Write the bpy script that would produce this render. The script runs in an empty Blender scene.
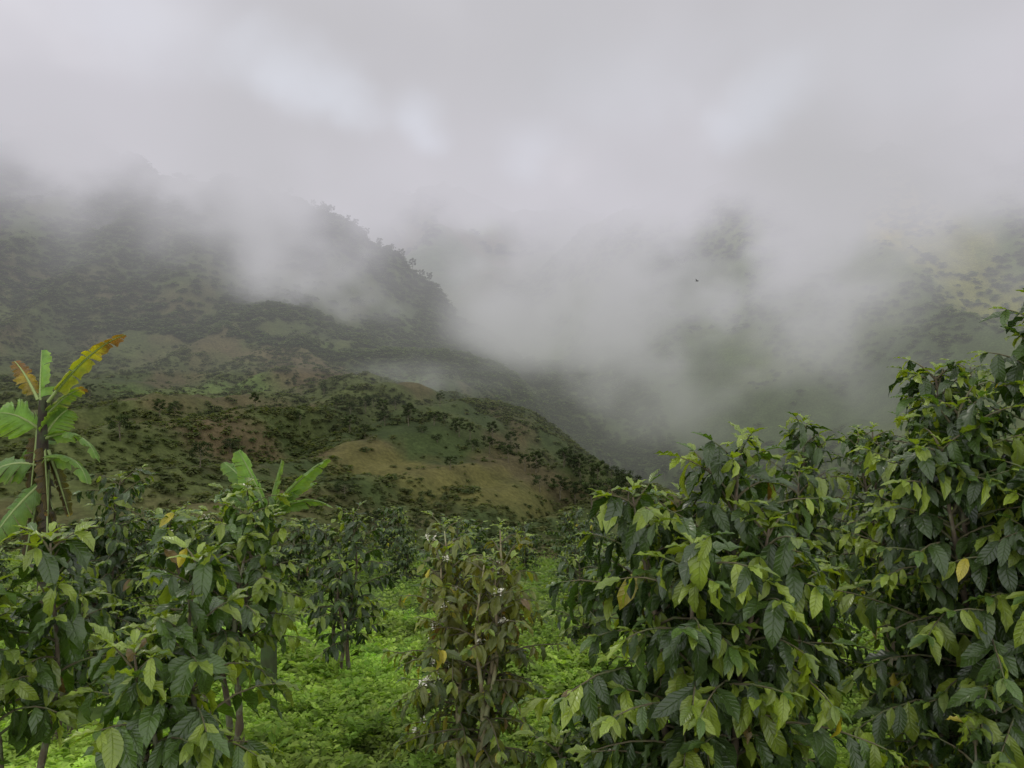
import bpy, math, random
import numpy as np
from mathutils import Vector
C = bpy.context.scene.collection
F = 788.0
random.seed(4)
RNG = np.random.default_rng(11)

# ------------------------------------------------------------------ noise
TAB = np.random.default_rng(5).random((256, 256))
def vnoise(x, y):
    xi = np.floor(x).astype(int); yi = np.floor(y).astype(int)
    fx = x - xi; fy = y - yi
    fx = fx*fx*(3-2*fx); fy = fy*fy*(3-2*fy)
    a = TAB[xi & 255, yi & 255]; b = TAB[(xi+1) & 255, yi & 255]
    c = TAB[xi & 255, (yi+1) & 255]; d = TAB[(xi+1) & 255, (yi+1) & 255]
    return (a*(1-fx)+b*fx)*(1-fy)+(c*(1-fx)+d*fx)*fy
def fbm(x, y, o=4):
    s = 0; a = .5; t = 0
    for i in range(o):
        s = s + a*vnoise(x+17.3*i, y+9.1*i); t += a; a *= .5; x = x*2.03; y = y*2.03
    return s/t
def smax(a, b, k):
    hh = np.clip(.5+.5*(a-b)/k, 0, 1)
    return b*(1-hh)+a*hh + k*hh*(1-hh)
def sstep(x, a, b):
    t = np.clip((x-a)/(b-a), 0, 1); return t*t*(3-2*t)

# ------------------------------------------------------------------ terrain
def height(x, y):
    x = np.asarray(x, float); y = np.asarray(y, float)
    r = np.hypot(x, y)
    field = -2.2 - .1*y - .34*np.logaddexp(0, (y-22)/3)*3 + .12*(fbm(x/1.7+3, y/1.7, 3)-.5) + .5*(fbm(x/9, y/9, 2)-.5)*np.clip(r/8, 0, 1)
    field = field - .16*np.logaddexp(0, (np.abs(x)-40)/8)*8
    wx = x + 16*(fbm(x/70+8, y/70+3, 3)-.5); wy = y + 30*(fbm(x/80+28, y/80+13, 3)-.5)
    def ridge(xs, ys, zs, sf, sb):
        yc = np.interp(wx, xs, ys); zc = np.interp(wx, xs, zs)
        return np.where(wy < yc, zc - sf*(yc-wy), zc - sb*(wy-yc))
    sbk = np.interp(wx, [-120, -60, 0, 40], [-.22, -.17, -.08, .12])
    spur = ridge([-400,-189,-69,-21,15,39,60,120], [380,330,300,270,240,210,190,150], [12,6,3,-7,-21,-32,-45,-80], .14, sbk)
    u = (x*.55+y*.83); v = (x*.83-y*.55)          # shallow gullies running down towards the right
    spur = spur + 9*(fbm(x/44, y/44, 4)-.5) - 13*(1-np.abs(fbm(v/26+50, u/110+4, 3)-.5)*3.2).clip(0, 1)**2*.6 + 4
    gul = np.abs(fbm(x/55+90, y/140+2, 4)-.5)*2
    left = ridge([-900,-400,-242,-179,-122,-90,-71,-52,-36,-5,60,110], [470,480,495,500,500,500,500,498,490,470,430,400], [190,168,148,128,110,92,80,64,48,22,-22,-60], .62, .6)
    left = left + 16*(fbm(x/60+4, y/60, 5)-.5) - 28*gul + 4
    right = ridge([-120,-10,73,172,279,422,900], [830,760,700,650,620,600,560], [30,85,138,165,190,205,235], .54, .5)
    right = right + 24*(fbm(x/80+14, y/80, 5)-.5) - 34*np.abs(fbm(x/90+33, y/200+7, 4)-.5)*2 + 8
    far = ridge([-800,-330,-190,-75,30,160,400,900], [1050,960,930,900,900,930,960,1000], [260,230,205,222,200,190,250,300], .5, .3)
    far = far + 40*(fbm(x/110+24, y/110, 5)-.5) - 45*np.abs(fbm(x/100+63, y/200+7, 4)-.5)*2 + 8
    base = -62 + 10*(fbm(x/70, y/70, 3)-.5) + .02*y
    h = smax(spur, left, 34); h = smax(h, right, 14); h = smax(h, far, 14)
    h = smax(h, base, 14)
    h = h - 200*sstep(-y, -46, 10)
    return smax(h, np.maximum(field, -75), 2)
def hz(x, y): return float(height(np.array([x]), np.array([y]))[0])
def hit(px, py, y0=26, y1=1100):
    ys = np.linspace(y0, y1, 1600); xs = (px-512)/F*ys; zs = -(py-384)/F*ys
    k = np.nonzero(height(xs, ys) > zs)[0]
    if len(k) == 0: return None
    return float(xs[k[0]]), float(ys[k[0]])

# ------------------------------------------------------------------ mesh helpers
def mesh(name, V, Fq, mat, parent=None, col=None, uv=None, smooth=True):
    V = np.asarray(V, np.float32).reshape(-1, 3); Fq = np.asarray(Fq, np.int32)
    me = bpy.data.meshes.new(name); n = len(Fq); k = Fq.shape[1]
    me.vertices.add(len(V)); me.vertices.foreach_set('co', V.ravel())
    me.loops.add(n*k); me.loops.foreach_set('vertex_index', Fq.ravel())
    me.polygons.add(n); me.polygons.foreach_set('loop_start', np.arange(n, dtype=np.int32)*k)
    me.polygons.foreach_set('loop_total', np.full(n, k, np.int32))
    me.update(calc_edges=True)
    if smooth: me.polygons.foreach_set('use_smooth', np.ones(n, bool))
    if col is not None:
        a = me.color_attributes.new('tint', 'FLOAT_COLOR', 'POINT')
        cc = np.ones((len(V), 4), np.float32); cc[:, :3] = col; a.data.foreach_set('color', cc.ravel())
    if uv is not None:
        u = me.uv_layers.new(name='UVMap'); u.data.foreach_set('uv', np.asarray(uv, np.float32)[Fq.ravel()].ravel())
    me.materials.append(mat); me.validate()
    o = bpy.data.objects.new(name, me); C.objects.link(o)
    if parent: o.parent = parent
    return o
def tag(o, label, cat, group=None, kind=None):
    if label: o['label'] = label
    if cat: o['category'] = cat
    if group: o['group'] = group
    if kind: o['kind'] = kind
    return o
def thing(name, label, cat, loc, group=None):
    o = bpy.data.objects.new(name, None); C.objects.link(o); o.location = loc; o.empty_display_size = .1
    return tag(o, label, cat, group)
def dup(root, loc, rz, sc, label=None):
    r = root.copy(); C.objects.link(r); r.location = loc; r.rotation_euler = (0, 0, rz); r.scale = sc
    if label: r['label'] = label
    for ch in list(root.children):
        c = ch.copy(); C.objects.link(c); c.parent = r
    return r
class Tubes:
    def __init__(s): s.V = []; s.F = []
    def add(s, pts, rad, sides=6):
        pts = [Vector(p) for p in pts]; b = len(s.V); n = len(pts)
        for i, p in enumerate(pts):
            d = (pts[min(i+1, n-1)]-pts[max(i-1, 0)]).normalized()
            u = d.cross(Vector((.31, .95, .12))).normalized(); w = d.cross(u)
            for k in range(sides):
                a = 2*math.pi*k/sides
                s.V.append(tuple(p+(u*math.cos(a)+w*math.sin(a))*rad[i]))
        for i in range(n-1):
            for k in range(sides):
                k2 = (k+1) % sides
                s.F.append((b+i*sides+k, b+i*sides+k2, b+(i+1)*sides+k2, b+(i+1)*sides+k))
    def build(s, name, mat, parent=None): return mesh(name, s.V, s.F, mat, parent)
def nrm(a): return a/np.maximum(np.linalg.norm(a, axis=-1, keepdims=True), 1e-9)
def leaves(P, D, N, L, W, bend, rows=8, cols=5, fold=.3, wav=.16):
    P, D, N = map(lambda a: np.asarray(a, float), (P, D, N)); L = np.asarray(L, float); bend = np.asarray(bend, float)
    D = nrm(D); S = nrm(np.cross(D, N)); N = np.cross(S, D); n = len(P)
    t = np.linspace(0, 1, rows); v = np.linspace(-1, 1, cols)
    w = np.sin(np.pi*t**.92)**.8*(1-.35*sstep(t, .72, 1)); w[0] = .03; w[-1] = .015
    b = np.maximum(bend, .05)[:, None]
    al = np.sin(b*t)/b; dn = (1-np.cos(b*t))/b
    side = (RNG.random(n)-.5)*.35
    cen = P[:, None]+L[:, None, None]*(al[..., None]*D[:, None]-dn[..., None]*N[:, None]+(side[:, None]*t**2)[..., None]*S[:, None])
    nl = np.cos(b*t)[..., None]*N[:, None]+np.sin(b*t)[..., None]*D[:, None]
    hw = (L*W)[:, None]*w
    ph = RNG.random(n)[:, None, None]*6.28
    off = (fold*np.abs(v))[None, None]*hw[..., None] + wav*L[:, None, None]*np.sin(t[None, :, None]*20+ph+v*1.2)*(v**2)[None, None]*w[None, :, None]*.35
    V = cen[:, :, None]+S[:, None, None]*(hw[..., None]*v)[..., None]+nl[:, :, None]*off[..., None]
    uv = np.stack(np.broadcast_arrays(t[:, None], (v*.5+.5)[None]), -1).reshape(-1, 2)
    q = np.array([[i*cols+j, (i+1)*cols+j, (i+1)*cols+j+1, i*cols+j+1] for i in range(rows-1) for j in range(cols-1)])
    Fq = (q[None]+(np.arange(n)*rows*cols)[:, None, None]).reshape(-1, 4)
    return V.reshape(-1, 3), Fq, np.tile(uv, (n, 1)), rows*cols

# ------------------------------------------------------------------ materials
def mat(name):
    m = bpy.data.materials.new(name); m.use_nodes = True
    nt = m.node_tree; return m, nt, nt.nodes['Principled BSDF'], nt.nodes['Material Output']
def nd(nt, t, **k):
    n = nt.nodes.new(t)
    for a, b in k.items(): setattr(n, a, b)
    return n
def mth(nt, op, a, b=None, c=None, clamp=False):
    n = nd(nt, 'ShaderNodeMath', operation=op, use_clamp=clamp)
    for i, v in enumerate((a, b, c)):
        if v is None: continue
        if isinstance(v, (int, float)): n.inputs[i].default_value = v
        else: nt.links.new(v, n.inputs[i])
    return n.outputs[0]
def mixc(nt, f, a, b, bt='MIX'):
    n = nd(nt, 'ShaderNodeMix', data_type='RGBA', blend_type=bt)
    for s, v in ((n.inputs[0], f), (n.inputs[6], a), (n.inputs[7], b)):
        if isinstance(v, (int, float)): s.default_value = v
        elif isinstance(v, tuple): s.default_value = v if len(v) == 4 else v+(1,)
        else: nt.links.new(v, s)
    return n.outputs[2]
def noise(nt, vec, sc, det=4, rough=.55):
    n = nd(nt, 'ShaderNodeTexNoise'); n.inputs['Scale'].default_value = sc; n.inputs['Detail'].default_value = det; n.inputs['Roughness'].default_value = rough
    if vec is not None: nt.links.new(vec, n.inputs['Vector'])
    return n.outputs[0]
def leaf_mat(name, veins=9, rough=.26, trans=.22, vein_w=.16, spec=.55):
    m, nt, bs, out = mat(name); L = nt.links
    at = nd(nt, 'ShaderNodeAttribute', attribute_name='tint').outputs[0]
    sx = nd(nt, 'ShaderNodeSeparateXYZ'); L.new(nd(nt, 'ShaderNodeUVMap').outputs[0], sx.inputs[0])
    av = mth(nt, 'ABSOLUTE', mth(nt, 'SUBTRACT', sx.outputs[1], .5))
    lat = mth(nt, 'SINE', mth(nt, 'MULTIPLY', mth(nt, 'SUBTRACT', sx.outputs[0], mth(nt, 'MULTIPLY', av, .32)), veins*6.283))
    latp = mth(nt, 'POWER', mth(nt, 'MULTIPLY_ADD', lat, .5, .5), 6)
    mid = mth(nt, 'SUBTRACT', 1, mth(nt, 'MULTIPLY', av, 28), clamp=True)
    vv = mth(nt, 'MAXIMUM', mth(nt, 'MULTIPLY', latp, .45), mid)
    pos = nd(nt, 'ShaderNodeNewGeometry')
    nz = noise(nt, pos.outputs['Position'], 14, 2)
    c1 = mixc(nt, 1, at, mixc(nt, nz, (.5, .53, .45), (1.5, 1.45, 1.45)), 'MULTIPLY')
    c2 = mixc(nt, mth(nt, 'MULTIPLY', vv, vein_w), c1, (.2, .28, .08))
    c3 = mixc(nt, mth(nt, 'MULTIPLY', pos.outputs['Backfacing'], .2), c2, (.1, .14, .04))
    L.new(c3, bs.inputs['Base Color']); bs.inputs['Specular IOR Level'].default_value = spec
    L.new(mth(nt, 'MULTIPLY_ADD', nz, .3, rough-.15), bs.inputs['Roughness'])
    bp = nd(nt, 'ShaderNodeBump'); bp.inputs['Strength'].default_value = .7; bp.inputs['Distance'].default_value = .005
    L.new(mth(nt, 'SUBTRACT', 1, vv), bp.inputs['Height']); L.new(bp.outputs[0], bs.inputs['Normal'])
    tr = nd(nt, 'ShaderNodeBsdfTranslucent'); L.new(mixc(nt, 1, c3, (2.1, 2.1, .35), 'MULTIPLY'), tr.inputs[0])
    mx = nd(nt, 'ShaderNodeMixShader'); mx.inputs[0].default_value = trans
    L.new(bs.outputs[0], mx.inputs[1]); L.new(tr.outputs[0], mx.inputs[2]); L.new(mx.outputs[0], out.inputs[0])
    return m
M_leaf = leaf_mat('coffee_leaf')
M_ban = leaf_mat('banana_leaf', veins=26, rough=.42, trans=.36, vein_w=.3, spec=.3)
def tint_mat(name, rough=.8, nsc=3.0, trans=0):
    m, nt, bs, out = mat(name); L = nt.links
    at = nd(nt, 'ShaderNodeAttribute', attribute_name='tint').outputs[0]
    g = nd(nt, 'ShaderNodeNewGeometry')
    nz = noise(nt, g.outputs['Position'], nsc, 2)
    c = mixc(nt, 1, at, mixc(nt, nz, (.6, .6, .6), (1.4, 1.4, 1.4)), 'MULTIPLY')
    L.new(c, bs.inputs['Base Color']); bs.inputs['Roughness'].default_value = rough
    bs.inputs['Specular IOR Level'].default_value = .2
    if trans:
        tr = nd(nt, 'ShaderNodeBsdfTranslucent'); L.new(mixc(nt, 1, c, (1.5, 1.7, .6), 'MULTIPLY'), tr.inputs[0])
        mx = nd(nt, 'ShaderNodeMixShader'); mx.inputs[0].default_value = trans
        L.new(bs.outputs[0], mx.inputs[1]); L.new(tr.outputs[0], mx.inputs[2]); L.new(mx.outputs[0], out.inputs[0])
    return m
M_far = tint_mat('far_foliage', .85, .35, .4)
M_herb = tint_mat('herb_leaf', .6, 3, .35)
M_flower = tint_mat('blossom', .6, 30)
def bark(name, a, b, lich):
    m, nt, bs, out = mat(name); L = nt.links
    tc = nd(nt, 'ShaderNodeTexCoord').outputs['Object']
    mp = nd(nt, 'ShaderNodeMapping'); mp.inputs['Scale'].default_value = (1, 1, .35); L.new(tc, mp.inputs[0])
    n1 = noise(nt, mp.outputs[0], 40, 4); n2 = noise(nt, tc, 11, 3)
    c = mixc(nt, n1, a, b)
    rp = nd(nt, 'ShaderNodeMapRange'); rp.inputs[1].default_value = .5; rp.inputs[2].default_value = .6; L.new(n2, rp.inputs[0])
    c = mixc(nt, mth(nt, 'MULTIPLY', rp.outputs[0], .75), c, lich)
    L.new(c, bs.inputs['Base Color']); bs.inputs['Roughness'].default_value = .9
    bp = nd(nt, 'ShaderNodeBump'); bp.inputs['Strength'].default_value = .7; bp.inputs['Distance'].default_value = .01
    L.new(n1, bp.inputs['Height']); L.new(bp.outputs[0], bs.inputs['Normal'])
    return m
M_bark = bark('coffee_bark', (.06, .045, .03), (.18, .14, .09), (.2, .22, .13))
M_pale = bark('mossy_bark', (.15, .12, .06), (.4, .33, .2), (.4, .42, .22))
M_twig = bark('twig_bark', (.05, .045, .02), (.14, .12, .06), (.1, .13, .045))
M_btrunk = bark('banana_sheath', (.008, .007, .005), (.05, .034, .02), (.04, .055, .02))
M_bgreen = bark('banana_sheath_green', (.03, .04, .015), (.08, .1, .035), (.06, .1, .03))

m, nt, bs, out = mat('hillside'); L = nt.links
at = nd(nt, 'ShaderNodeAttribute', attribute_name='tint').outputs[0]
g = nd(nt, 'ShaderNodeNewGeometry').outputs['Position']
na = noise(nt, g, .12, 6, .65); nb = noise(nt, g, 1.1, 3, .6)
c = mixc(nt, 1, at, mixc(nt, na, (.25, .28, .25), (1.75, 1.7, 1.7)), 'MULTIPLY')
c = mixc(nt, 1, c, mixc(nt, nb, (.35, .35, .35), (1.65, 1.65, 1.65)), 'MULTIPLY')
L.new(c, bs.inputs['Base Color']); bs.inputs['Roughness'].default_value = .95; bs.inputs['Specular IOR Level'].default_value = .15
bp = nd(nt, 'ShaderNodeBump'); bp.inputs['Strength'].default_value = .8; bp.inputs['Distance'].default_value = 1.0
L.new(na, bp.inputs['Height']); L.new(bp.outputs[0], bs.inputs['Normal'])
M_hill = m

# ------------------------------------------------------------------ ground sheet
na_, nr_ = 760, 470
az = np.radians(np.linspace(-105, 105, na_)); az = az*.55 + .45*az*np.abs(az)/az.max()
rr = np.exp(np.linspace(math.log(.6), math.log(2600), nr_))
A, R = np.meshgrid(az, rr)
X = np.sin(A)*R; Y = np.cos(A)*R; Z = height(X, Y)
far_amt = sstep(R, 60, 160)
Z = Z + far_amt*(fbm(X/7, Y/7, 3)-.5)*3.0*np.clip(R/300, .5, 1.2)
def patch(px, py, rx, ry):
    h = hit(px, py)
    if h is None: return np.zeros_like(X)
    q = ((X-h[0])/rx)**2+((Y-h[1])/ry)**2 + 2.2*(fbm(X/9+3, Y/9, 4)-.5)
    return 1-sstep(q, .3, 1.3)
forest = np.array([.055, .078, .025]); grass = np.array([.085, .105, .032]); brown = np.array([.115, .088, .044]); lime = np.array([.12, .185, .042]); olive = np.array([.135, .128, .038])
n1 = fbm(X/45, Y/45, 4)[..., None]; n2 = fbm(X/18+40, Y/18, 4)[..., None]; n3 = fbm(X/90+70, Y/90+8, 4)[..., None]
col = forest*(1-sstep(n1, .32, .6)) + grass*sstep(n1, .32, .6)
col = col + (brown-col)*sstep(n2, .48, .7)*.7
rightside = sstep(X, 0, 60)[..., None]*sstep(Y, 250, 340)[..., None]
col = col + (np.array([.075, .115, .034])-col)*rightside*.85
col = col + (np.array([.14, .18, .045])-col)*rightside*sstep(n3, .38, .58)
for px, py, rx, ry, cc in ((235, 392, 22, 14, lime*1.05), (150, 390, 14, 8, lime*.9), (330, 375, 26, 26, brown*1.1), (285, 355, 24, 14, brown*1.15), (400, 378, 12, 6, lime*.8), (420, 470, 22, 20, olive), (500, 490, 16, 16, olive),
                           (360, 460, 16, 14, olive), (240, 440, 26, 14, brown), (905, 225, 26, 130, np.array([.75, .58, .1])), (780, 280, 55, 50, lime*.9), (970, 270, 40, 60, lime*.9), (340, 352, 20, 5, lime), (445, 255, 40, 60, np.array([.07, .12, .05])), (480, 230, 24, 30, lime*1.4)):  # strong yellow patch at upper right is sunlight painted into the ground tint
    p = patch(px, py, rx, ry)[..., None]*.7
    col = col + (cc-col)*p
leftm = (sstep(Y, 350, 400)*(1-sstep(X, -10, 40)))[..., None]*(1-sstep(Y, 560, 620))[..., None]
col = col + (forest*1.25-col)*leftm*(1-.6*sstep(n3, .46, .6))
nearc = (1-sstep(R, 24, 60))[..., None]
col = col + (np.array([.08, .125, .028])*(.5+.9*fbm(X/.6, Y/.6, 3)[..., None])-col)*nearc
idx = np.arange(na_*nr_).reshape(nr_, na_)
Fq = np.stack([idx[:-1, :-1], idx[:-1, 1:], idx[1:, 1:], idx[1:, :-1]], -1).reshape(-1, 4)[:, ::-1]
o = mesh('ground', np.stack([X, Y, Z], -1), Fq, M_hill, col=col.reshape(-1, 3))
tag(o, 'green field floor and the hillsides of the valley behind it', 'ground', kind='structure')

# ------------------------------------------------------------------ far foliage
def clump(n, seed, flat=.7, quad=.2):
    r = np.random.default_rng(seed)
    lobes = nrm(r.normal(size=(7, 3)))*.5; lobes[:, 2] = np.abs(lobes[:, 2])*.9-.1
    c = lobes[r.integers(0, 7, n)] + nrm(r.normal(size=(n, 3)))*(.32+.2*r.random((n, 1)))
    c[:, 2] *= flat
    nn = nrm(nrm(c)*.6+r.normal(size=(n, 3))*.3+np.array([0, 0, 1.1]))
    u = nrm(np.cross(nn, r.normal(size=(n, 3)))); w = np.cross(nn, u)
    s = quad*(.6+.8*r.random((n, 1)))
    V = np.stack([c-u*s, c-w*s*.6, c+u*s, c+w*s*.6+nn*s*.25], 1)
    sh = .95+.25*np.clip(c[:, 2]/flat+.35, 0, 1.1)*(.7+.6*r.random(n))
    return V, sh
CL = [clump(30, 100+i, quad=.28) for i in range(6)]
def scatter(name, xy, size, tint, sink=.15, label=None, cat=None):
    xy = np.asarray(xy); n = len(xy); z = height(xy[:, 0], xy[:, 1])
    Vs = []; Cs = []
    which = RNG.integers(0, 6, n)
    for k in range(6):
        i = np.nonzero(which == k)[0]
        T, sh = CL[k]
        a = RNG.random(len(i))*6.28; ca, sa = np.cos(a), np.sin(a)
        s = size[i]; sz = s*(.55+.35*RNG.random(len(i)))
        x = (T[None, :, :, 0]*ca[:, None, None]-T[None, :, :, 1]*sa[:, None, None])*s[:, None, None]+xy[i, 0][:, None, None]
        y = (T[None, :, :, 0]*sa[:, None, None]+T[None, :, :, 1]*ca[:, None, None])*s[:, None, None]+xy[i, 1][:, None, None]
        zz = T[None, :, :, 2]*sz[:, None, None]+(z[i]+sz*sink)[:, None, None]
        Vs.append(np.stack([x, y, zz], -1).reshape(-1, 3))
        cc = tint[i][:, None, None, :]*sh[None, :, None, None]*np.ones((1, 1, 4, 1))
        Cs.append(cc.reshape(-1, 3))
    V = np.concatenate(Vs); c = np.concatenate(Cs)
    Fq = np.arange(len(V)).reshape(-1, 4)
    o = mesh(name, V, Fq, M_far, col=c, smooth=False)
    return tag(o, label, cat, kind='stuff')
def tints(n, a, b):
    t = RNG.random((n, 1)); return (np.array(a)*(1-t)+np.array(b)*t)*(.8+.4*RNG.random((n, 1)))
def sample(n, x0, x1, y0, y1, f):
    xy = np.stack([RNG.uniform(x0, x1, n), RNG.uniform(y0, y1, n)], 1)
    k = RNG.random(n) < f(xy[:, 0], xy[:, 1]); xy = xy[k]
    return xy[np.abs(xy[:, 0]) < xy[:, 1]*.8]
xy = sample(22000, -430, 80, 335, 520, lambda x, y: sstep(fbm(x/30, y/30+5, 4), .30, .46)*.9+.1)
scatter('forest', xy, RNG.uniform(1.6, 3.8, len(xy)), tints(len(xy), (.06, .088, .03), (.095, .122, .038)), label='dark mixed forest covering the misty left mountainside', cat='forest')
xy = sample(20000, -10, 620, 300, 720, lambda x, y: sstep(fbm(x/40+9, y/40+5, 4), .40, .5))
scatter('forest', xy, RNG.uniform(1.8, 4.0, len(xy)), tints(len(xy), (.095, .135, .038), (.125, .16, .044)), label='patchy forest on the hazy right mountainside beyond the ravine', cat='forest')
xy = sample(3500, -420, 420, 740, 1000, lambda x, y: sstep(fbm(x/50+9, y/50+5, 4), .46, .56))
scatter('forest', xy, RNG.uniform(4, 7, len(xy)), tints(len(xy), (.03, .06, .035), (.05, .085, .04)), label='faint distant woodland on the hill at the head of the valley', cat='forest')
def scrubden(x, y):
    uu = x*.55+y*.83; v_ = x*.83-y*.55
    line = (1-np.abs(fbm(v_/26+50, uu/110+4, 3)-.5)*9).clip(0, 1)          # bushes follow the gullies
    return np.clip(sstep(fbm(x/24+60, y/20+5, 5), .38, .5)*.8+.05+line*.8+sstep(x, 0, 60)*.55, 0, 1)
xy = sample(85000, -300, 130, 70, 350, scrubden)
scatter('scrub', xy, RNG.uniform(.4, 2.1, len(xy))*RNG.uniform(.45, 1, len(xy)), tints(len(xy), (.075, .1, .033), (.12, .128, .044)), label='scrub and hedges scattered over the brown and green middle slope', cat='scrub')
xy = sample(3600, -70, 70, 24, 75, lambda x, y: np.ones_like(x)*.9)
scatter('scrub', xy, RNG.uniform(.5, 1.3, len(xy)), tints(len(xy), (.035, .06, .018), (.07, .1, .03)), label='dense low scrub just below the edge of the coffee field', cat='scrub')

def tree_proto(seed, H, Rc, kind, tint, label, group):
    r = np.random.default_rng(seed); rr_ = random.Random(seed)
    t = thing('tree', label, 'tree', (0, 0, 0), group)
    tb = Tubes(); top = H*.8
    tb.add([(0, 0, -.4), (.05*H*.2, 0, H*.3), (.03*H, .02*H, H*.6), (.02*H, 0, top)], [H*.028, H*.022, H*.014, H*.005], 7)
    cs = []
    nl = 11
    for i in range(nl):
        a = i*2.4+rr_.random(); f = .38+.5*i/nl; z0 = H*f
        ln = Rc*(.55+.5*rr_.random())*(1.1-.5*abs(f-.55))
        e = (math.cos(a)*ln, math.sin(a)*ln, z0+H*.16)
        tb.add([(0.03*H*f, 0, z0), (e[0]*.5, e[1]*.5, z0+H*.06), e], [H*.012, H*.008, H*.003], 5)
        cs.append(e)
    tb.build('trunk', M_bark, t)
    cs.append((0.02*H, 0, H*.92)); cs = np.array(cs)
    n = 1100; ci = r.integers(0, len(cs), n)
    off = nrm(r.normal(size=(n, 3)))*(Rc*.42)*(r.random((n, 1))**.5)*np.array([1, 1, .62]); c = cs[ci]+off
    nn = nrm(nrm(off)+r.normal(size=(n, 3))*.7+np.array([0, 0, .5])); u = nrm(np.cross(nn, r.normal(size=(n, 3)))); w = np.cross(nn, u)
    s = H*.028*(.6+.8*r.random((n, 1)))
    V = np.stack([c-u*s, c-w*s*.6, c+u*s, c+w*s*.6], 1)
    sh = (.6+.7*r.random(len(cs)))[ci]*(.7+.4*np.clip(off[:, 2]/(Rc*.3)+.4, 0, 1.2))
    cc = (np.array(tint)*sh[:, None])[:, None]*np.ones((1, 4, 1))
    mesh('crown', V, np.arange(n*4).reshape(-1, 4), M_far, t, col=cc.reshape(-1, 3), smooth=False)
    return t
def plant_trees(protos, spots):
    used = set()
    for i, (px, py, sc) in enumerate(spots):
        h = hit(px, py)
        if h is None: continue
        k = i % len(protos); p = protos[k]
        loc = (h[0], h[1], hz(*h)-.3); rz = random.random()*6.28; s = (sc, sc, sc*random.uniform(.85, 1.2))
        if k not in used:
            used.add(k); p.location = loc; p.rotation_euler = (0, 0, rz); p.scale = s
        else: dup(p, loc, rz, s)
GA = 'dark trees in the ravine and on the middle slope'
LA = 'small dark round-crowned tree on the scrubby slope behind the field'
pr = [tree_proto(1, 7, 2.6, 0, (.048, .07, .024), LA, GA), tree_proto(2, 8, 2.2, 0, (.058, .08, .028), LA, GA), tree_proto(3, 6, 2.8, 0, (.046, .066, .026), LA, GA)]
spots = [(575, 505, .9), (592, 512, 1), (610, 508, 1.1), (628, 505, .9), (560, 500, .8), (540, 492, .7), (645, 512, .8), (598, 495, .9), (622, 490, .8), (580, 485, .7),
         (350, 435, .6), (365, 437, .5), (300, 425, .5), (160, 420, .6), (175, 415, .5), (120, 440, .8), (255, 410, .5), (385, 425, .6), (410, 420, .5), (470, 440, .5),
         (505, 455, .6), (525, 470, .6), (440, 405, .5), (230, 455, .7), (200, 470, .7), (90, 400, .6), (345, 500, .6), (450, 470, .5), (665, 480, .9), (690, 470, 1),
         (375, 535, .6), (395, 530, .5), (420, 532, .5), (640, 480, .8), (610, 470, .8), (590, 470, .7), (565, 465, .7)]
rt = random.Random(3)
for i in range(34):                 # tree line following the shoulder of the slope down to the ravine
    f = i/33; spots.append((330+f*290+rt.uniform(-12, 12), 392+f*96+rt.uniform(-6, 16), rt.uniform(.35, .75)))
plant_trees(pr, spots)
GB = 'trees along the crest of the left mountain'; LB = 'faint tree standing out on the misty crest of the left mountain'
pb = [tree_proto(11, 10, 3.6, 0, (.06, .082, .035), LB, GB), tree_proto(12, 12, 3.0, 0, (.06, .082, .035), LB, GB)]
for i, x in enumerate([-150, -141, -127, -121, -116, -104, -99, -92, -84, -76, -70, -63, -57, -52]):
    ys = np.linspace(380, 560, 90); zz = height(np.full(90, float(x)), ys); k = int(np.argmax(zz/ys)); y = float(ys[k])
    loc = (x, y, float(zz[k])-1.2); s = random.uniform(.3, .6)
    if i < 2: pb[i].location = loc; pb[i].scale = (s, s, s)
    else: dup(pb[i % 2], loc, random.random()*6, (s, s, s*1.1))

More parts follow.
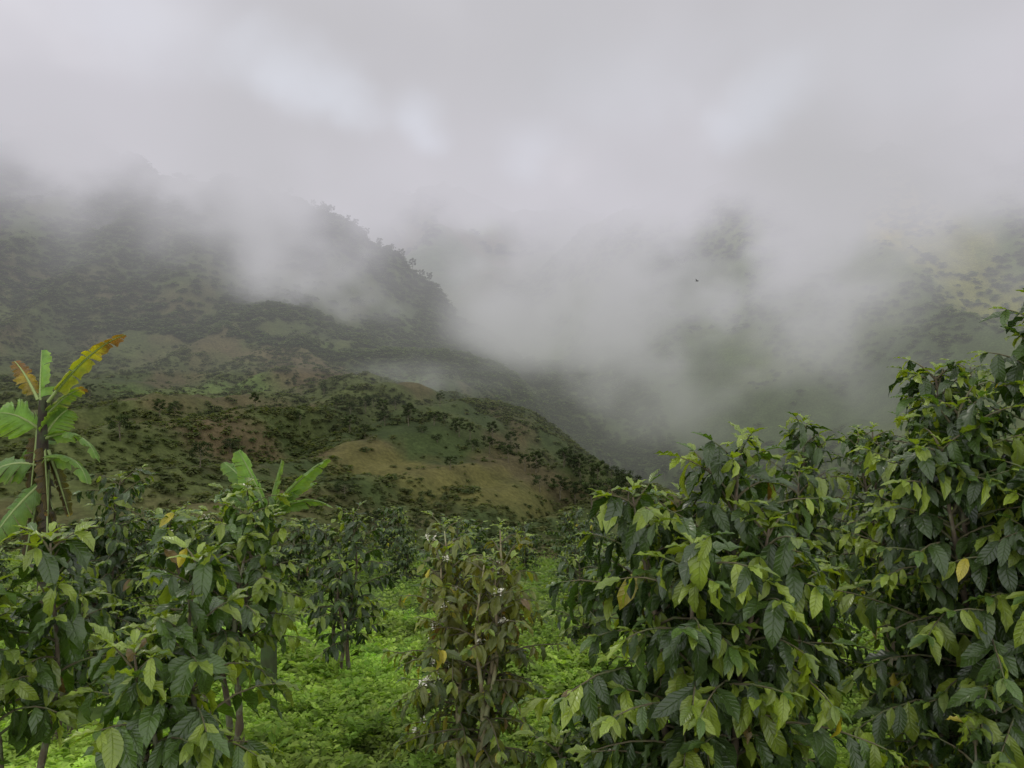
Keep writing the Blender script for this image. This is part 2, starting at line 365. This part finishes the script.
# ------------------------------------------------------------------ coffee shrubs
DARK = np.array([.017, .038, .010]); MID = np.array([.062, .122, .018]); NEW = np.array([.34, .44, .04]); YEL = np.array([.5, .42, .04]); BRN = np.array([.16, .09, .03])
def coffee(label, x, y, H, R, stems=2, leafL=.16, tone=.4, new=.12, spacing=.07, seed=0, low=.22, rows=8, cols=5, group=None, sparse=1.0, flowers=0, yellow=.004, local=False, lean=.12, skip=.12, bare=(.2, .5), oliv=0, bk=None):
    rd = random.Random(seed); t = thing('coffee_plant', label, 'coffee plant', (x, y, 0 if local else hz(x, y)-.02), group)
    st = Tubes(); br = Tubes(); P = []; D = []; N = []; LL = []; B = []; CO = []; FL = []
    def leaf(p, d, n, ln, b, c): P.append(p[:]); D.append(d[:]); N.append(n[:]); LL.append(ln); B.append(b); CO.append(c)
    for s in range(stems):
        a0 = s*6.28/max(stems, 1)+rd.random(); r0 = .05 if stems > 1 else 0
        hs = H*(1 if s == 0 else rd.uniform(.7, .93) if not oliv else rd.uniform(.86, 1))
        ax, ay = math.cos(a0)*lean*rd.uniform(.5, 1.6)*(.5 if s == 0 else 1), math.sin(a0)*lean*rd.uniform(.5, 1.6)*(.5 if s == 0 else 1)
        def cen(q, a0=a0, ax=ax, ay=ay, hs=hs, r0=r0, ph=rd.random()*6):
            return Vector((math.cos(a0)*r0+ax*q*hs+.025*math.sin(q*9+ph), math.sin(a0)*r0+ay*q*hs+.025*math.cos(q*7+ph), q*hs))
        st.add([cen(i/11)-Vector((0, 0, .1 if i == 0 else 0)) for i in range(12)], [(.022*(1-i/11)+.005)*(H/2)**.5 for i in range(12)], 8)
        z = low*hs; k = 0
        while z < hs:
            q = z/hs; p0 = cen(q)
            for side in (0, 1):
                if rd.random() > sparse: continue
                a = k*1.57+side*3.14+rd.uniform(-.6, .6)+a0
                prof = min(1.0, (1.14-q)*1.7)**.8*(.7+.3*min(1, q/.35))
                ln = max(.13, R*prof*rd.uniform(.5, 1.25))
                el = .2+.7*q+rd.uniform(-.1, .25)
                d = Vector((math.cos(a)*math.cos(el), math.sin(a)*math.cos(el), math.sin(el)))
                ns = max(3, int(ln/.05)); p = p0.copy(); pts = [p.copy()]; drp = rd.uniform(.07, .18)*(7/max(ns, 5))
                br_bare = rd.uniform(*bare) if ln > .25 else .1
                btone = rd.uniform(-.35, .35); bnew = new*(3 if rd.random() < .3 else .5)
                for j in range(ns):
                    d = (d+Vector((rd.uniform(-.06, .06), rd.uniform(-.06, .06), -drp))).normalized()
                    p = p+d*(ln/ns); pts.append(p.copy()); f = (j+1)/ns
                    if f < br_bare: continue
                    sd = d.cross(Vector((0, 0, 1)))
                    if sd.length < .1: sd = Vector((1, 0, 0))
                    sd.normalize()
                    for sg in (-1, 1):
                        if rd.random() < skip: continue
                        dd = d*rd.uniform(.35, .9)+sd*sg*rd.uniform(.4, 1)+Vector((0, 0, -rd.uniform(.1, 1.6)))
                        nn = Vector((rd.uniform(-.7, .7), rd.uniform(-.7, .7), 1))+d*.3
                        l = leafL*rd.uniform(.55, 1.3)*(1 if f < .85 else .7)
                        tn = min(1, max(0, tone+btone+rd.uniform(-.35, .35)))
                        c = DARK*(1-tn)+MID*tn
                        if f > .75 and rd.random() < bnew*3: c = c*.3+NEW*.7*rd.uniform(.5, 1.1)
                        elif rd.random() < bnew*.45: c = c*.5+NEW*.5
                        ol = oliv if q > .62 or rd.random() < .4 else oliv*.3
                        if oliv: c = c*(1-ol*.6)+np.array([.24, .21, .045])*ol*.6*rd.uniform(.4, 1.3)
                        u = rd.random()
                        if u < yellow: c = YEL*rd.uniform(.5, 1.1)
                        elif u < yellow*1.6: c = BRN
                        leaf(p, dd, nn, l, rd.uniform(.2, 1.5), c)
                    if flowers and rd.random() < flowers*(4 if oliv and p.x < -.12 else 1): FL.append(p.copy())
                for sg in (-1, 1):
                    sd = d.cross(Vector((0, 0, 1))); leaf(p, d+sd*sg*.5, Vector((rd.uniform(-.3, .3), rd.uniform(-.3, .3), 1)), leafL*rd.uniform(.4, .8), .4, MID*.5+NEW*.5*rd.uniform(.4, 1.2) if rd.random() < .3+new*2 else MID)
                m = pts[::max(1, len(pts)//4)]
                if m[-1] is not pts[-1]: m.append(pts[-1])
                br.add(m, [.0075-.005*i/(len(m)-1) for i in range(len(m))], 5)
            z += spacing*rd.uniform(.7, 1.3); k += 1
        p = cen(1)
        for i in range(6):
            a = i*1.57+rd.random()*.6; e = .3+.12*i
            leaf(p+Vector((0, 0, .01*i)), Vector((math.cos(a)*math.cos(e), math.sin(a)*math.cos(e), math.sin(e))), Vector((-math.cos(a)*.5, -math.sin(a)*.5, 1)), leafL*(.9-.09*i), .8, MID*.5+NEW*.5*rd.uniform(.5, 1.2))
    st.build('stem', bk or M_bark, t); br.build('branches', M_twig, t)
    W = RNG.uniform(.16, .21, len(P))
    V, Fq, uv, per = leaves(P, D, N, LL, W, B, rows, cols)
    mesh('foliage', V, Fq, M_leaf, t, col=np.repeat(np.array(CO), per, 0), uv=uv)
    if FL:
        p = []; d = []; n = []
        for f in FL:
            for i in range(14):
                p.append((f.x+rd.uniform(-.018, .018), f.y+rd.uniform(-.018, .018), f.z+rd.uniform(-.005, .03))); d.append((rd.uniform(-1, 1), rd.uniform(-1, 1), rd.uniform(-.2, 1))); n.append((rd.uniform(-1, 1), rd.uniform(-1, 1), 1.2))
        V, Fq, uv, per = leaves(p, d, n, np.full(len(p), .021), np.full(len(p), .26), np.full(len(p), .5), 4, 3)
        mesh('blossom', V, Fq, M_flower, t, col=np.tile(np.array([.7, .68, .55]), (len(V), 1)))
    return t

cp = coffee
def at(px, Yd): return (px-512)/F*Yd
def Hto(px, py, Yd): return -(py-384)/F*Yd - hz(at(px, Yd), Yd) - .04
cp('large dark coffee plant with long drooping leaves right of centre', at(700, 3.8), 3.8, Hto(700, 440, 3.8), .58, stems=5, leafL=.188, tone=.22, new=.17, seed=21, low=.15, spacing=.07, lean=.12)
cp('tall coffee plant just behind the large dark one right of centre', at(795, 5.2), 5.2, Hto(795, 418, 5.2), .46, stems=3, leafL=.165, tone=.22, new=.17, seed=22, low=.3, flowers=.008)
cp('tallest coffee plant, cut by the right edge of the photo', at(1008, 4.1), 4.1, Hto(1008, 298, 4.1), .62, stems=6, leafL=.165, tone=.12, new=.14, seed=43, low=.1, spacing=.06, lean=.1)
cp('dark bushy coffee plant between the tallest one and its left neighbour', at(910, 6.2), 6.2, Hto(910, 392, 6.2), .44, stems=4, leafL=.14, tone=.15, new=.16, seed=24, low=.4, spacing=.075)
cp('olive coffee plant with pale mossy stems and white blossom standing alone in the centre', at(476, 5.0), 5.0, Hto(476, 522, 5.0), .48, stems=8, leafL=.115, tone=.4, new=.2, seed=25, low=.27, spacing=.1, sparse=.8, flowers=.022, yellow=.03, lean=.1, oliv=.85, bare=(.05, .35), skip=.15, bk=M_pale)
cp('leafy coffee plant with broad leaves low in the left foreground', at(172, 3.6), 3.6, Hto(172, 556, 3.6), .36, stems=3, leafL=.205, tone=.5, new=.24, seed=26, low=.45, flowers=.006, spacing=.1)
cp('coffee plant with bright drooping leaves at the left edge', at(22, 3.8), 3.8, Hto(22, 532, 3.8), .32, stems=2, leafL=.2, tone=.65, new=.32, seed=47, low=.56, spacing=.08)
cp('bright green coffee plant with dense crown under the second banana plant', at(230, 5.4), 5.4, Hto(230, 482, 5.4), .48, stems=4, leafL=.165, tone=.85, new=.32, seed=28, low=.46, flowers=.006, spacing=.07)
cp('dark coffee plant standing in front of the brown banana stem', at(62, 6.0), 6.0, Hto(62, 548, 6.0), .36, stems=3, leafL=.15, tone=.2, new=.12, seed=48, low=.35, spacing=.075, rows=6, cols=3)
cp('slim dark coffee plant right of the bright green one', at(342, 7.4), 7.4, Hto(342, 512, 7.4), .38, stems=3, leafL=.14, tone=.2, new=.1, seed=29, low=.38, rows=6, cols=3)
cp('dark coffee plant right behind the brown banana stem', at(104, 7.8), 7.8, Hto(104, 474, 7.8), .62, stems=4, leafL=.15, tone=.2, new=.1, seed=30, low=.25, rows=6, cols=3)
cp('low young coffee plant at the foot of the large dark one', at(596, 3.9), 3.9, Hto(596, 690, 3.9), .26, stems=2, leafL=.17, tone=.3, new=.15, seed=32, low=.1)
cp('low coffee plant in the bottom right corner', at(985, 3.6), 3.6, Hto(985, 690, 3.6), .28, stems=2, leafL=.14, tone=.2, new=.3, seed=33, low=.1, yellow=.02)
cp('coffee plant behind the tallest one, against the misty slope', at(955, 7.4), 7.4, Hto(955, 360, 7.4), .6, stems=4, leafL=.14, tone=.15, new=.15, seed=34, low=.3, rows=6, cols=3)
cp('coffee plant partly seen between the centre plant and the large dark one', at(590, 8.4), 8.4, Hto(590, 550, 8.4), .44, stems=3, leafL=.14, tone=.25, new=.12, seed=35, low=.25, rows=6, cols=3)
GL = 'small coffee plant in the rows farther back across the field'; GG = 'coffee plants in the rows farther back'
protos = [cp(GL, 0, 0, 1.5, .5, stems=4, leafL=.14, tone=.1+.12*i, new=.09, seed=50+i, low=.18, rows=5, cols=3, group=GG, local=True, spacing=.085) for i in range(3)]
spots = []
rd = random.Random(8)
for Yd in (10.2, 11.8, 13.6, 15.8, 18.4, 21.5):
    xs = -.8*Yd
    while xs < .8*Yd:
        px = 512+xs/Yd*F
        gap = (Yd < 11 and 240 < px < 640) or (Yd < 13 and (355 < px < 430 or 520 < px < 570)) or (Yd < 17 and 810 < px < 885) or rd.random() < .15
        if not gap: spots.append((xs+rd.uniform(-.3, .3), Yd+rd.uniform(-.7, .7)))
        xs += 1.45
for i, (x, y) in enumerate(spots):
    loc = (x, y, hz(x, y)-.03); s = rd.uniform(.55, 1.0); rz = rd.random()*6.28
    if i < 3: protos[i].location = loc; protos[i].scale = (s, s, s)
    else: dup(protos[i % 3], loc, rz, (s*rd.uniform(.95, 1.35), s*1.1, s*rd.uniform(.85, 1.1)))

# ------------------------------------------------------------------ banana plants
m, nt, bs, out = mat('leaf_rib'); nt.links.new(mixc(nt, noise(nt, None, 8), (.14, .2, .05), (.26, .32, .1)), bs.inputs['Base Color']); bs.inputs['Roughness'].default_value = .5
M_rib = m
def banana_leaf(parent, p0, d0, L, W, bend, tint, tip, seed, torn=.35, roll=0):
    r = np.random.default_rng(seed)
    d = Vector(d0).normalized(); up = Vector((0, 0, 1)); s = d.cross(up).normalized(); nn = s.cross(d)
    s2 = s*math.cos(roll)+nn*math.sin(roll); nn = s2.cross(d); s = s2
    V = []; Fq = []; uv = []; col = []
    def rib(t):
        b = max(bend, .05); return Vector(p0)+d*(L*math.sin(b*t)/b)-up*(L*(1-math.cos(b*t))/b*.9)
    for sg in (-1, 1):
        t0 = .1
        while t0 < .995:
            gl = r.uniform(.05, .28)
            t1 = min(1, t0+gl); drop = r.uniform(-.1, .8)*torn; shrt = 1-r.uniform(0, .35)*torn
            ks = 6
            for k in range(ks):
                ta, tb_ = t0+(t1-t0)*k/ks, t0+(t1-t0)*(k+1)/ks
                b = len(V)
                for tt in (ta, tb_):
                    w = W*shrt*(math.sin(math.pi*min(1, (tt*.93+.05))**.8)**.5) if tt < .995 else 0
                    w *= 1+.12*torn*math.sin(tt*50+seed)
                    for m_ in range(5):
                        v = m_/4; tp = tt + (-.009*torn*v if tt == t1 and k == ks-1 else .009*torn*v if tt == t0 and k == 0 else 0)
                        q = rib(min(tp, 1))+s*(sg*w*v*math.cos(drop*v))+nn*(w*v*.28*(1-v)-w*v*v*(.35+drop))
                        q = q+d*(w*.25*v)
                        V.append(tuple(q)); uv.append((tt, .5+.5*sg*v*.96))
                        e = float(sstep(np.array(tt), tip, 1.0)) if tip < 1 else 0
                        e = min(1, e*1.3+(0.4*v if tip < .8 else .18*v*v)*r.random())
                        col.append(np.array(tint)*(1-e)+np.array((.45, .33, .03) if e < .7 else (.2, .1, .03))*e)
                for m_ in range(4): Fq.append((b+m_, b+m_+1, b+5+m_+1, b+5+m_))
            t0 = t1
    o = mesh('leaf', V, Fq, M_ban, parent, col=np.array(col), uv=uv)
    tb = Tubes(); tb.add([rib(i/8) for i in range(9)], [.013*(1-i/8)+.003 for i in range(9)], 6)
    tb.build('midrib', M_rib, o)
    return o
G1, G2, G3 = (.075, .16, .035), (.11, .21, .05), (.15, .29, .055)
Yb = 6.8; bx = at(46, Yb); bz = hz(bx, Yb)
def rel(px, py, dy=0): return Vector(((px-512)/F*(Yb+dy)-bx0, dy, -(py-384)/F*(Yb+dy)-bz0))
bx0, bz0 = bx, bz
t = thing('banana_plant', 'banana plant with brown stem and one yellowing raised leaf at the left edge', 'banana plant', (bx, Yb, bz))
tb = Tubes(); topz = rel(40, 400).z
tb.add([(0, 0, -.1), (.01, 0, topz*.3), (-.01, 0, topz*.6), (-.03, 0, topz*.82), (-.03, 0, topz)], [.085, .075, .06, .05, .03], 14)
tb.build('pseudostem', M_btrunk, t)
def bl(a, b, W, bend, tint, tip, seed, torn=.35, dy=0, roll=0):
    p = rel(*a); e = rel(*b)+Vector((0, dy, 0)); L = (e-p).length; dd = e-p
    dd = dd.normalized()+Vector((0, 0, bend*.42))
    return banana_leaf(t, tuple(p), tuple(dd), L*1.08, W, bend, tint, tip, seed, torn, roll)
bl((48, 402), (144, 314), .09, .6, (.2, .25, .04), .3, 1, 1.1, -.1, .7)
bl((40, 405), (28, 348), .12, .2, G3, 1, 2, .7, .2, 1.2)
bl((38, 400), (4, 352), .10, .5, (.2, .13, .035), .1, 3, 1, .1, .6)
bl((42, 440), (126, 446), .13, 1.3, G2, 1, 4, .9, -.15, .6)
bl((44, 462), (122, 470), .13, 1.3, G2, 1, 5, .9, -.3, .55)
bl((40, 430), (10, 404), .22, .7, G3, 1, 6, .7, -.25, 1.1)
bl((42, 440), (66, 400), .15, .6, G2, 1, 7, .7, .1, 1.0)
bl((42, 466), (-22, 480), .18, 1.3, G2, 1, 8, .9, -.2, .6)
bl((46, 480), (18, 532), .14, .8, G2, 1, 9, .9, -.25, .6)
bl((40, 450), (0, 456), .17, 1.1, G1, 1, 13, .9, .3, .8)
bl((42, 420), (79, 374), .12, .7, G1, .7, 14, .9, .25, .8)
for i, (a, b) in enumerate((((48, 470), (58, 535)), ((42, 480), (36, 550)), ((44, 440), (54, 500)), ((46, 490), (66, 545)), ((38, 430), (34, 490)), ((42, 500), (48, 560)), ((48, 450), (64, 505)))):
    bl(a, b, .08, .4, ((.035, .022, .013), (.04, .026, .014), (.06, .04, .02))[i % 3], .95, 30+i, 1.3, -.16+.03*i, .3+.3*i)
Yb = 6.9; bx = at(268, Yb); bz = hz(bx, Yb); bx0, bz0 = bx, bz
t = thing('banana_plant', 'young banana plant with upright green leaves rising behind the coffee plants', 'banana plant', (bx, Yb, bz))
tb = Tubes(); topz = rel(268, 518).z
tb.add([(0, 0, -.1), (.01, 0, topz*.4), (0, 0, topz*.75), (0, 0, topz)], [.08, .065, .045, .025], 14)
tb.build('pseudostem', M_bgreen, t)
bl((268, 515), (214, 452), .11, .5, G2, 1, 21, .7, .1, .6)
bl((268, 515), (240, 442), .11, .35, G3, 1, 22, .6, -.1, .9)
bl((268, 515), (334, 448), .10, .5, G2, 1, 23, .7, .1, .6)
bl((268, 515), (350, 494), .09, .9, G2, 1, 24, .8, -.1, .5)
bl((268, 518), (202, 484), .10, .9, G1, 1, 25, .8, .2, .5)
bl((268, 518), (318, 472), .09, .7, G2, 1, 26, .7, .3, .5)
bl((268, 515), (276, 458), .08, .3, G2, 1, 27, .5, .2, 1.1)

# ------------------------------------------------------------------ ground herbs
def herbs(n, y0, y1, hs, q, seed, name, label, mul):
    r = np.random.default_rng(seed)
    Yy = np.sqrt(r.uniform(y0**2, y1**2, n)); Xx = r.uniform(-.78, .78, n)*Yy
    k = fbm(Xx/.9+4, Yy/.9, 3) > .33; Xx = Xx[k]; Yy = Yy[k]; n = len(Xx)
    Z = height(Xx, Yy); tone = (.4+1.3*fbm(Xx/1.3, Yy/1.3, 3)+r.uniform(-.2, .2, n))*mul
    ns, nl = 6, q
    P = []; D = []; N = []; CO = []; LN = []
    size = hs*r.uniform(.6, 1.5, n)*(.3+1.4*fbm(Xx/1.1+30, Yy/1.1, 2))
    hue = r.random((n, 1)); base = np.array([.15, .25, .04])*(1-hue)+np.array([.27, .36, .065])*hue
    for s in range(ns):
        a = r.uniform(0, 6.28, n); e = r.uniform(.5, 1.35, n)
        d = np.stack([np.cos(a)*np.cos(e), np.sin(a)*np.cos(e), np.sin(e)], 1)
        for j in range(nl):
            f = .25+.75*(j//2+1)/(nl/2); sg = 1 if j % 2 else -1
            p = np.stack([Xx, Yy, Z], 1)+d*(size*f)[:, None]; p[:, 2] -= size*.35*f*f
            sd = np.stack([-np.sin(a), np.cos(a), np.zeros(n)], 1)*sg
            P.append(p); D.append(d*.7+sd+r.normal(size=(n, 3))*.2); N.append(np.array([0, 0, 1.])+r.normal(size=(n, 3))*.4)
            LN.append(size*r.uniform(.16, .3, n)*(1.2-.6*f))
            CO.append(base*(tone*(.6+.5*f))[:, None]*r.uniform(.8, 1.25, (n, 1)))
    P = np.concatenate(P); D = nrm(np.concatenate(D)); N = np.concatenate(N); LN = np.concatenate(LN)[:, None]; CO = np.concatenate(CO)
    S = nrm(np.cross(D, N)); w = LN*.24
    V = np.stack([P, P+D*LN*.45-S*w, P+D*LN-np.array([0, 0, 1])*LN*.25, P+D*LN*.45+S*w], 1)
    o = mesh(name, V, np.arange(len(P)*4).reshape(-1, 4), M_herb, col=np.repeat(CO, 4, 0), smooth=False)
    tag(o, label, 'ground cover', kind='stuff')
herbs(5600, 3.0, 10, .28, 14, 3, 'ground_cover', 'bright green ferny weeds covering the ground between the near coffee plants', 1.15)
herbs(6500, 10, 25, .34, 6, 4, 'ground_cover', 'green weeds covering the ground between the farther coffee rows', .65)

# ------------------------------------------------------------------ birds
m, nt, bs, out = mat('feathers'); nt.links.new(mixc(nt, noise(nt, None, 20), (.01, .01, .01), (.03, .028, .025)), bs.inputs['Base Color']); bs.inputs['Roughness'].default_value = .7
def bird(px, py, Yd, s, label):
    t = thing('bird', label, 'bird', ((px-512)/F*Yd, Yd, -(py-384)/F*Yd)); t.rotation_euler = (.1, .25, .7); t.scale = (s, s, s)
    b = Tubes(); b.add([(0, -.5, 0), (0, -.38, .03), (0, -.1, 0), (0, .2, .0), (0, .5, .02), (0, .75, .03)], [.01, .09, .14, .1, .05, .02], 8); b.build('body', m, t)
    for sg in (-1, 1):
        V = []
        for i in range(5):
            f = i/4; xx = sg*(.08+.85*f); zz = .32*math.sin(f*2); c = .3*(1-f)**.6+.03; yo = -.12+.3*f*f
            V += [(xx, yo-c*.4, zz), (xx, yo+c*.6, zz-.01)]
        mesh('wing', V, [(2*i, 2*i+1, 2*i+3, 2*i+2) for i in range(4)], m, t)
bird(697, 281, 55, .26, 'tiny dark bird flying in the mist right of centre')
bird(311, 317, 70, .14, 'tiny dark bird flying in the mist in front of the left mountain')

# ------------------------------------------------------------------ mist (real volumes, glowing by their own emission)
def ray(px, py, Yd): return ((px-512)/F*Yd, Yd, -(py-384)/F*Yd)
def volume(name, label, cat, field, lo, hi, res, lowcol, highcol, z0, z1):
    gt = bpy.data.node_groups.new(name, 'GeometryNodeTree')
    gt.interface.new_socket('Geometry', in_out='OUTPUT', socket_type='NodeSocketGeometry'); Ln = gt.links
    class G: pass
    g = G(); g.gm = lambda op, a, b=None, c=None: mth(gt, op, a, b, c)
    g.pos = nd(gt, 'GeometryNodeInputPosition').outputs[0]
    sp = nd(gt, 'ShaderNodeSeparateXYZ'); Ln.new(g.pos, sp.inputs[0]); g.x, g.y, g.z = sp.outputs
    def gs(v, a, b, lo=0, hi=1):
        n = nd(gt, 'ShaderNodeMapRange', interpolation_type='SMOOTHSTEP'); Ln.new(v, n.inputs[0])
        for i, q in enumerate((a, b, lo, hi)): n.inputs[i+1].default_value = q
        return n.outputs[0]
    g.gs = gs; g.noise = lambda sc, d, r: noise(gt, g.pos, sc, d, r)
    def blob(c, r, nz, rag=1.8):
        v = nd(gt, 'ShaderNodeVectorMath', operation='SUBTRACT'); Ln.new(g.pos, v.inputs[0]); v.inputs[1].default_value = c
        w = nd(gt, 'ShaderNodeVectorMath', operation='DIVIDE'); Ln.new(v.outputs[0], w.inputs[0]); w.inputs[1].default_value = r
        l = nd(gt, 'ShaderNodeVectorMath', operation='LENGTH'); Ln.new(w.outputs[0], l.inputs[0])
        return gs(g.gm('ADD', l.outputs['Value'], g.gm('MULTIPLY', g.gm('SUBTRACT', nz, .5), -rag)), .1, 1.0, 1, 0)
    g.blob = blob
    dens = field(g)
    vc = nd(gt, 'GeometryNodeVolumeCube'); Ln.new(dens, vc.inputs['Density'])
    vc.inputs['Min'].default_value = lo; vc.inputs['Max'].default_value = hi
    for k, r in zip('XYZ', res): vc.inputs['Resolution '+k].default_value = r
    mm = bpy.data.materials.new(name); mm.use_nodes = True; nt = mm.node_tree; nt.nodes.clear(); L = nt.links
    out = nd(nt, 'ShaderNodeOutputMaterial'); den = nd(nt, 'ShaderNodeAttribute', attribute_name='density').outputs['Fac']
    ab = nd(nt, 'ShaderNodeVolumeAbsorption'); ab.inputs[0].default_value = (0, 0, 0, 1); L.new(den, ab.inputs[1])
    em = nd(nt, 'ShaderNodeEmission'); L.new(den, em.inputs[1])
    s3 = nd(nt, 'ShaderNodeSeparateXYZ'); L.new(nd(nt, 'ShaderNodeNewGeometry').outputs['Position'], s3.inputs[0])
    mr = nd(nt, 'ShaderNodeMapRange', interpolation_type='SMOOTHSTEP'); L.new(s3.outputs[2], mr.inputs[0]); mr.inputs[1].default_value = z0; mr.inputs[2].default_value = z1
    L.new(mixc(nt, mr.outputs[0], lowcol, highcol), em.inputs[0])  # painted light: emission colour brightens with height as if lit from above
    ad = nd(nt, 'ShaderNodeAddShader'); L.new(ab.outputs[0], ad.inputs[0]); L.new(em.outputs[0], ad.inputs[1]); L.new(ad.outputs[0], out.inputs['Volume'])
    mm.cycles.volume_step_rate = 4.0
    sm = nd(gt, 'GeometryNodeSetMaterial'); sm.inputs['Material'].default_value = mm
    Ln.new(vc.outputs[0], sm.inputs[0]); go = nd(gt, 'NodeGroupOutput'); Ln.new(sm.outputs[0], go.inputs[0])
    me = bpy.data.meshes.new(name); me.materials.append(mm)
    o = bpy.data.objects.new(name, me); C.objects.link(o)
    md = o.modifiers.new(name, 'NODES'); md.node_group = gt
    tag(o, label, cat, kind='stuff')
def mist_field(g):
    gm, gs, blob = g.gm, g.gs, g.blob
    nA = g.noise(.014, 8, .7); nB = g.noise(.0045, 3, .5)
    zz = gm('ADD', g.z, gm('ADD', gm('MULTIPLY', gm('SUBTRACT', nA, .5), 210), gm('MULTIPLY', gm('SUBTRACT', nB, .5), 90)))
    zz = gm('SUBTRACT', zz, gm('MULTIPLY', gm('SUBTRACT', g.y, 480), .13))
    deck = gm('MULTIPLY', gs(zz, 84, 134), gm('MULTIPLY_ADD', gs(nA, .42, .62), .014, .0022))
    for c, r, k in ((ray(450, 240, 680), (150, 300, 52), .97), (ray(905, 228, 450), (50, 190, 50), .98)):
        deck = gm('MULTIPLY', deck, gm('SUBTRACT', 1, gm('MULTIPLY', blob(c, r, nA, 1.0), k)))
    dens = gm('ADD', deck, gm('MULTIPLY', gs(g.y, 70, 320), .0016))
    wisp = gs(nA, .43, .6)
    for c, r, s in ((ray(575, 305, 400), (90, 80, 52), .038), (ray(440, 378, 300), (46, 35, 11), .022), (ray(735, 320, 430), (80, 70, 56), .034), (ray(690, 400, 400), (50, 60, 26), .012), (ray(335, 280, 420), (60, 45, 32), .024), (ray(240, 300, 420), (80, 45, 22), .02),
                    (ray(150, 270, 400), (150, 45, 60), .011), (ray(40, 230, 430), (120, 70, 40), .03), (ray(130, 140, 440), (150, 60, 40), .06), (ray(270, 175, 430), (80, 60, 28), .045), (ray(400, 215, 440), (40, 50, 16), .012), (ray(790, 215, 430), (70, 80, 44), .036), (ray(1020, 190, 430), (64, 80, 50), .036),
                    (ray(900, 310, 410), (140, 80, 60), .018), (ray(870, 410, 380), (150, 120, 40), .007), (ray(650, 195, 480), (90, 80, 40), .03)):
        dens = gm('ADD', dens, gm('MULTIPLY', gm('MULTIPLY', blob(c, r, nA), s), gm('MULTIPLY_ADD', wisp, .88, .12)))
    return dens
volume('mist', 'low grey cloud and drifting mist filling the valley and hiding the peaks', 'mist', mist_field, (-800, 60, -75), (800, 1150, 240), (240, 118, 64), (.31, .32, .285), (.63, .615, .67), -35, 112)
def glow_field(g):  # added emissive puffs imitate sunlight in the thin parts of the cloud
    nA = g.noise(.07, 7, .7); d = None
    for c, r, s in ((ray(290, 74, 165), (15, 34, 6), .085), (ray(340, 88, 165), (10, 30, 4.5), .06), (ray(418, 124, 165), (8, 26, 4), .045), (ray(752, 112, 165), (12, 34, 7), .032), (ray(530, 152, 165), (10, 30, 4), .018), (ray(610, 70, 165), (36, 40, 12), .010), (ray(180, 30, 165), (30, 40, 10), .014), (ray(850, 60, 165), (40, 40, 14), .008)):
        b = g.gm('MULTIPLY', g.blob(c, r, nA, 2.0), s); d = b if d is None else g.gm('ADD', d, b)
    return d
volume('cloud_glow', 'added pale blue-white self-glowing wisps imitating sunlit breaks in the cloud overhead', 'cloud', glow_field, (-110, 112, 30), (110, 220, 110), (120, 48, 48), (.80, .84, .96), (.90, .93, 1.03), 40, 90)

# ------------------------------------------------------------------ world, sun, camera
w = bpy.data.worlds.new('World'); bpy.context.scene.world = w; w.use_nodes = True; nt = w.node_tree; L = nt.links
bg = nt.nodes['Background']; SE, SR = math.radians(52), math.radians(-40)
sky = nd(nt, 'ShaderNodeTexSky', sky_type='NISHITA', sun_disc=False, sun_elevation=SE, sun_rotation=SR)
bgs = nd(nt, 'ShaderNodeBackground'); L.new(sky.outputs[0], bgs.inputs[0]); bgs.inputs[1].default_value = .15
tc = nd(nt, 'ShaderNodeTexCoord').outputs['Generated']
n = noise(nt, tc, 3.2, 3, .55)
L.new(mixc(nt, n, (.74, .74, .78), (1.28, 1.26, 1.24)), bg.inputs[0]); bg.inputs[1].default_value = 1.65
mx = nd(nt, 'ShaderNodeMixShader'); mx.inputs[0].default_value = .85
L.new(bgs.outputs[0], mx.inputs[1]); L.new(bg.outputs[0], mx.inputs[2]); L.new(mx.outputs[0], nt.nodes['World Output'].inputs[0])
ld = bpy.data.lights.new('sun', 'SUN'); ld.energy = 1.5; ld.angle = math.radians(14); ld.color = (1, .95, .85)
lo = bpy.data.objects.new('sun', ld); C.objects.link(lo)
sd = Vector((math.sin(SR)*math.cos(SE), math.cos(SR)*math.cos(SE), math.sin(SE)))
lo.rotation_euler = sd.to_track_quat('Z', 'Y').to_euler()
cd = bpy.data.cameras.new('camera'); cd.sensor_width = 36; cd.lens = F/1024*36; cd.clip_start = .05; cd.clip_end = 6000
co = bpy.data.objects.new('camera', cd); C.objects.link(co); co.rotation_euler = (math.radians(90), 0, 0)
bpy.context.scene.camera = co
vs = bpy.context.scene.view_settings; vs.view_transform = 'Standard'; vs.look = 'None'; vs.exposure = 0
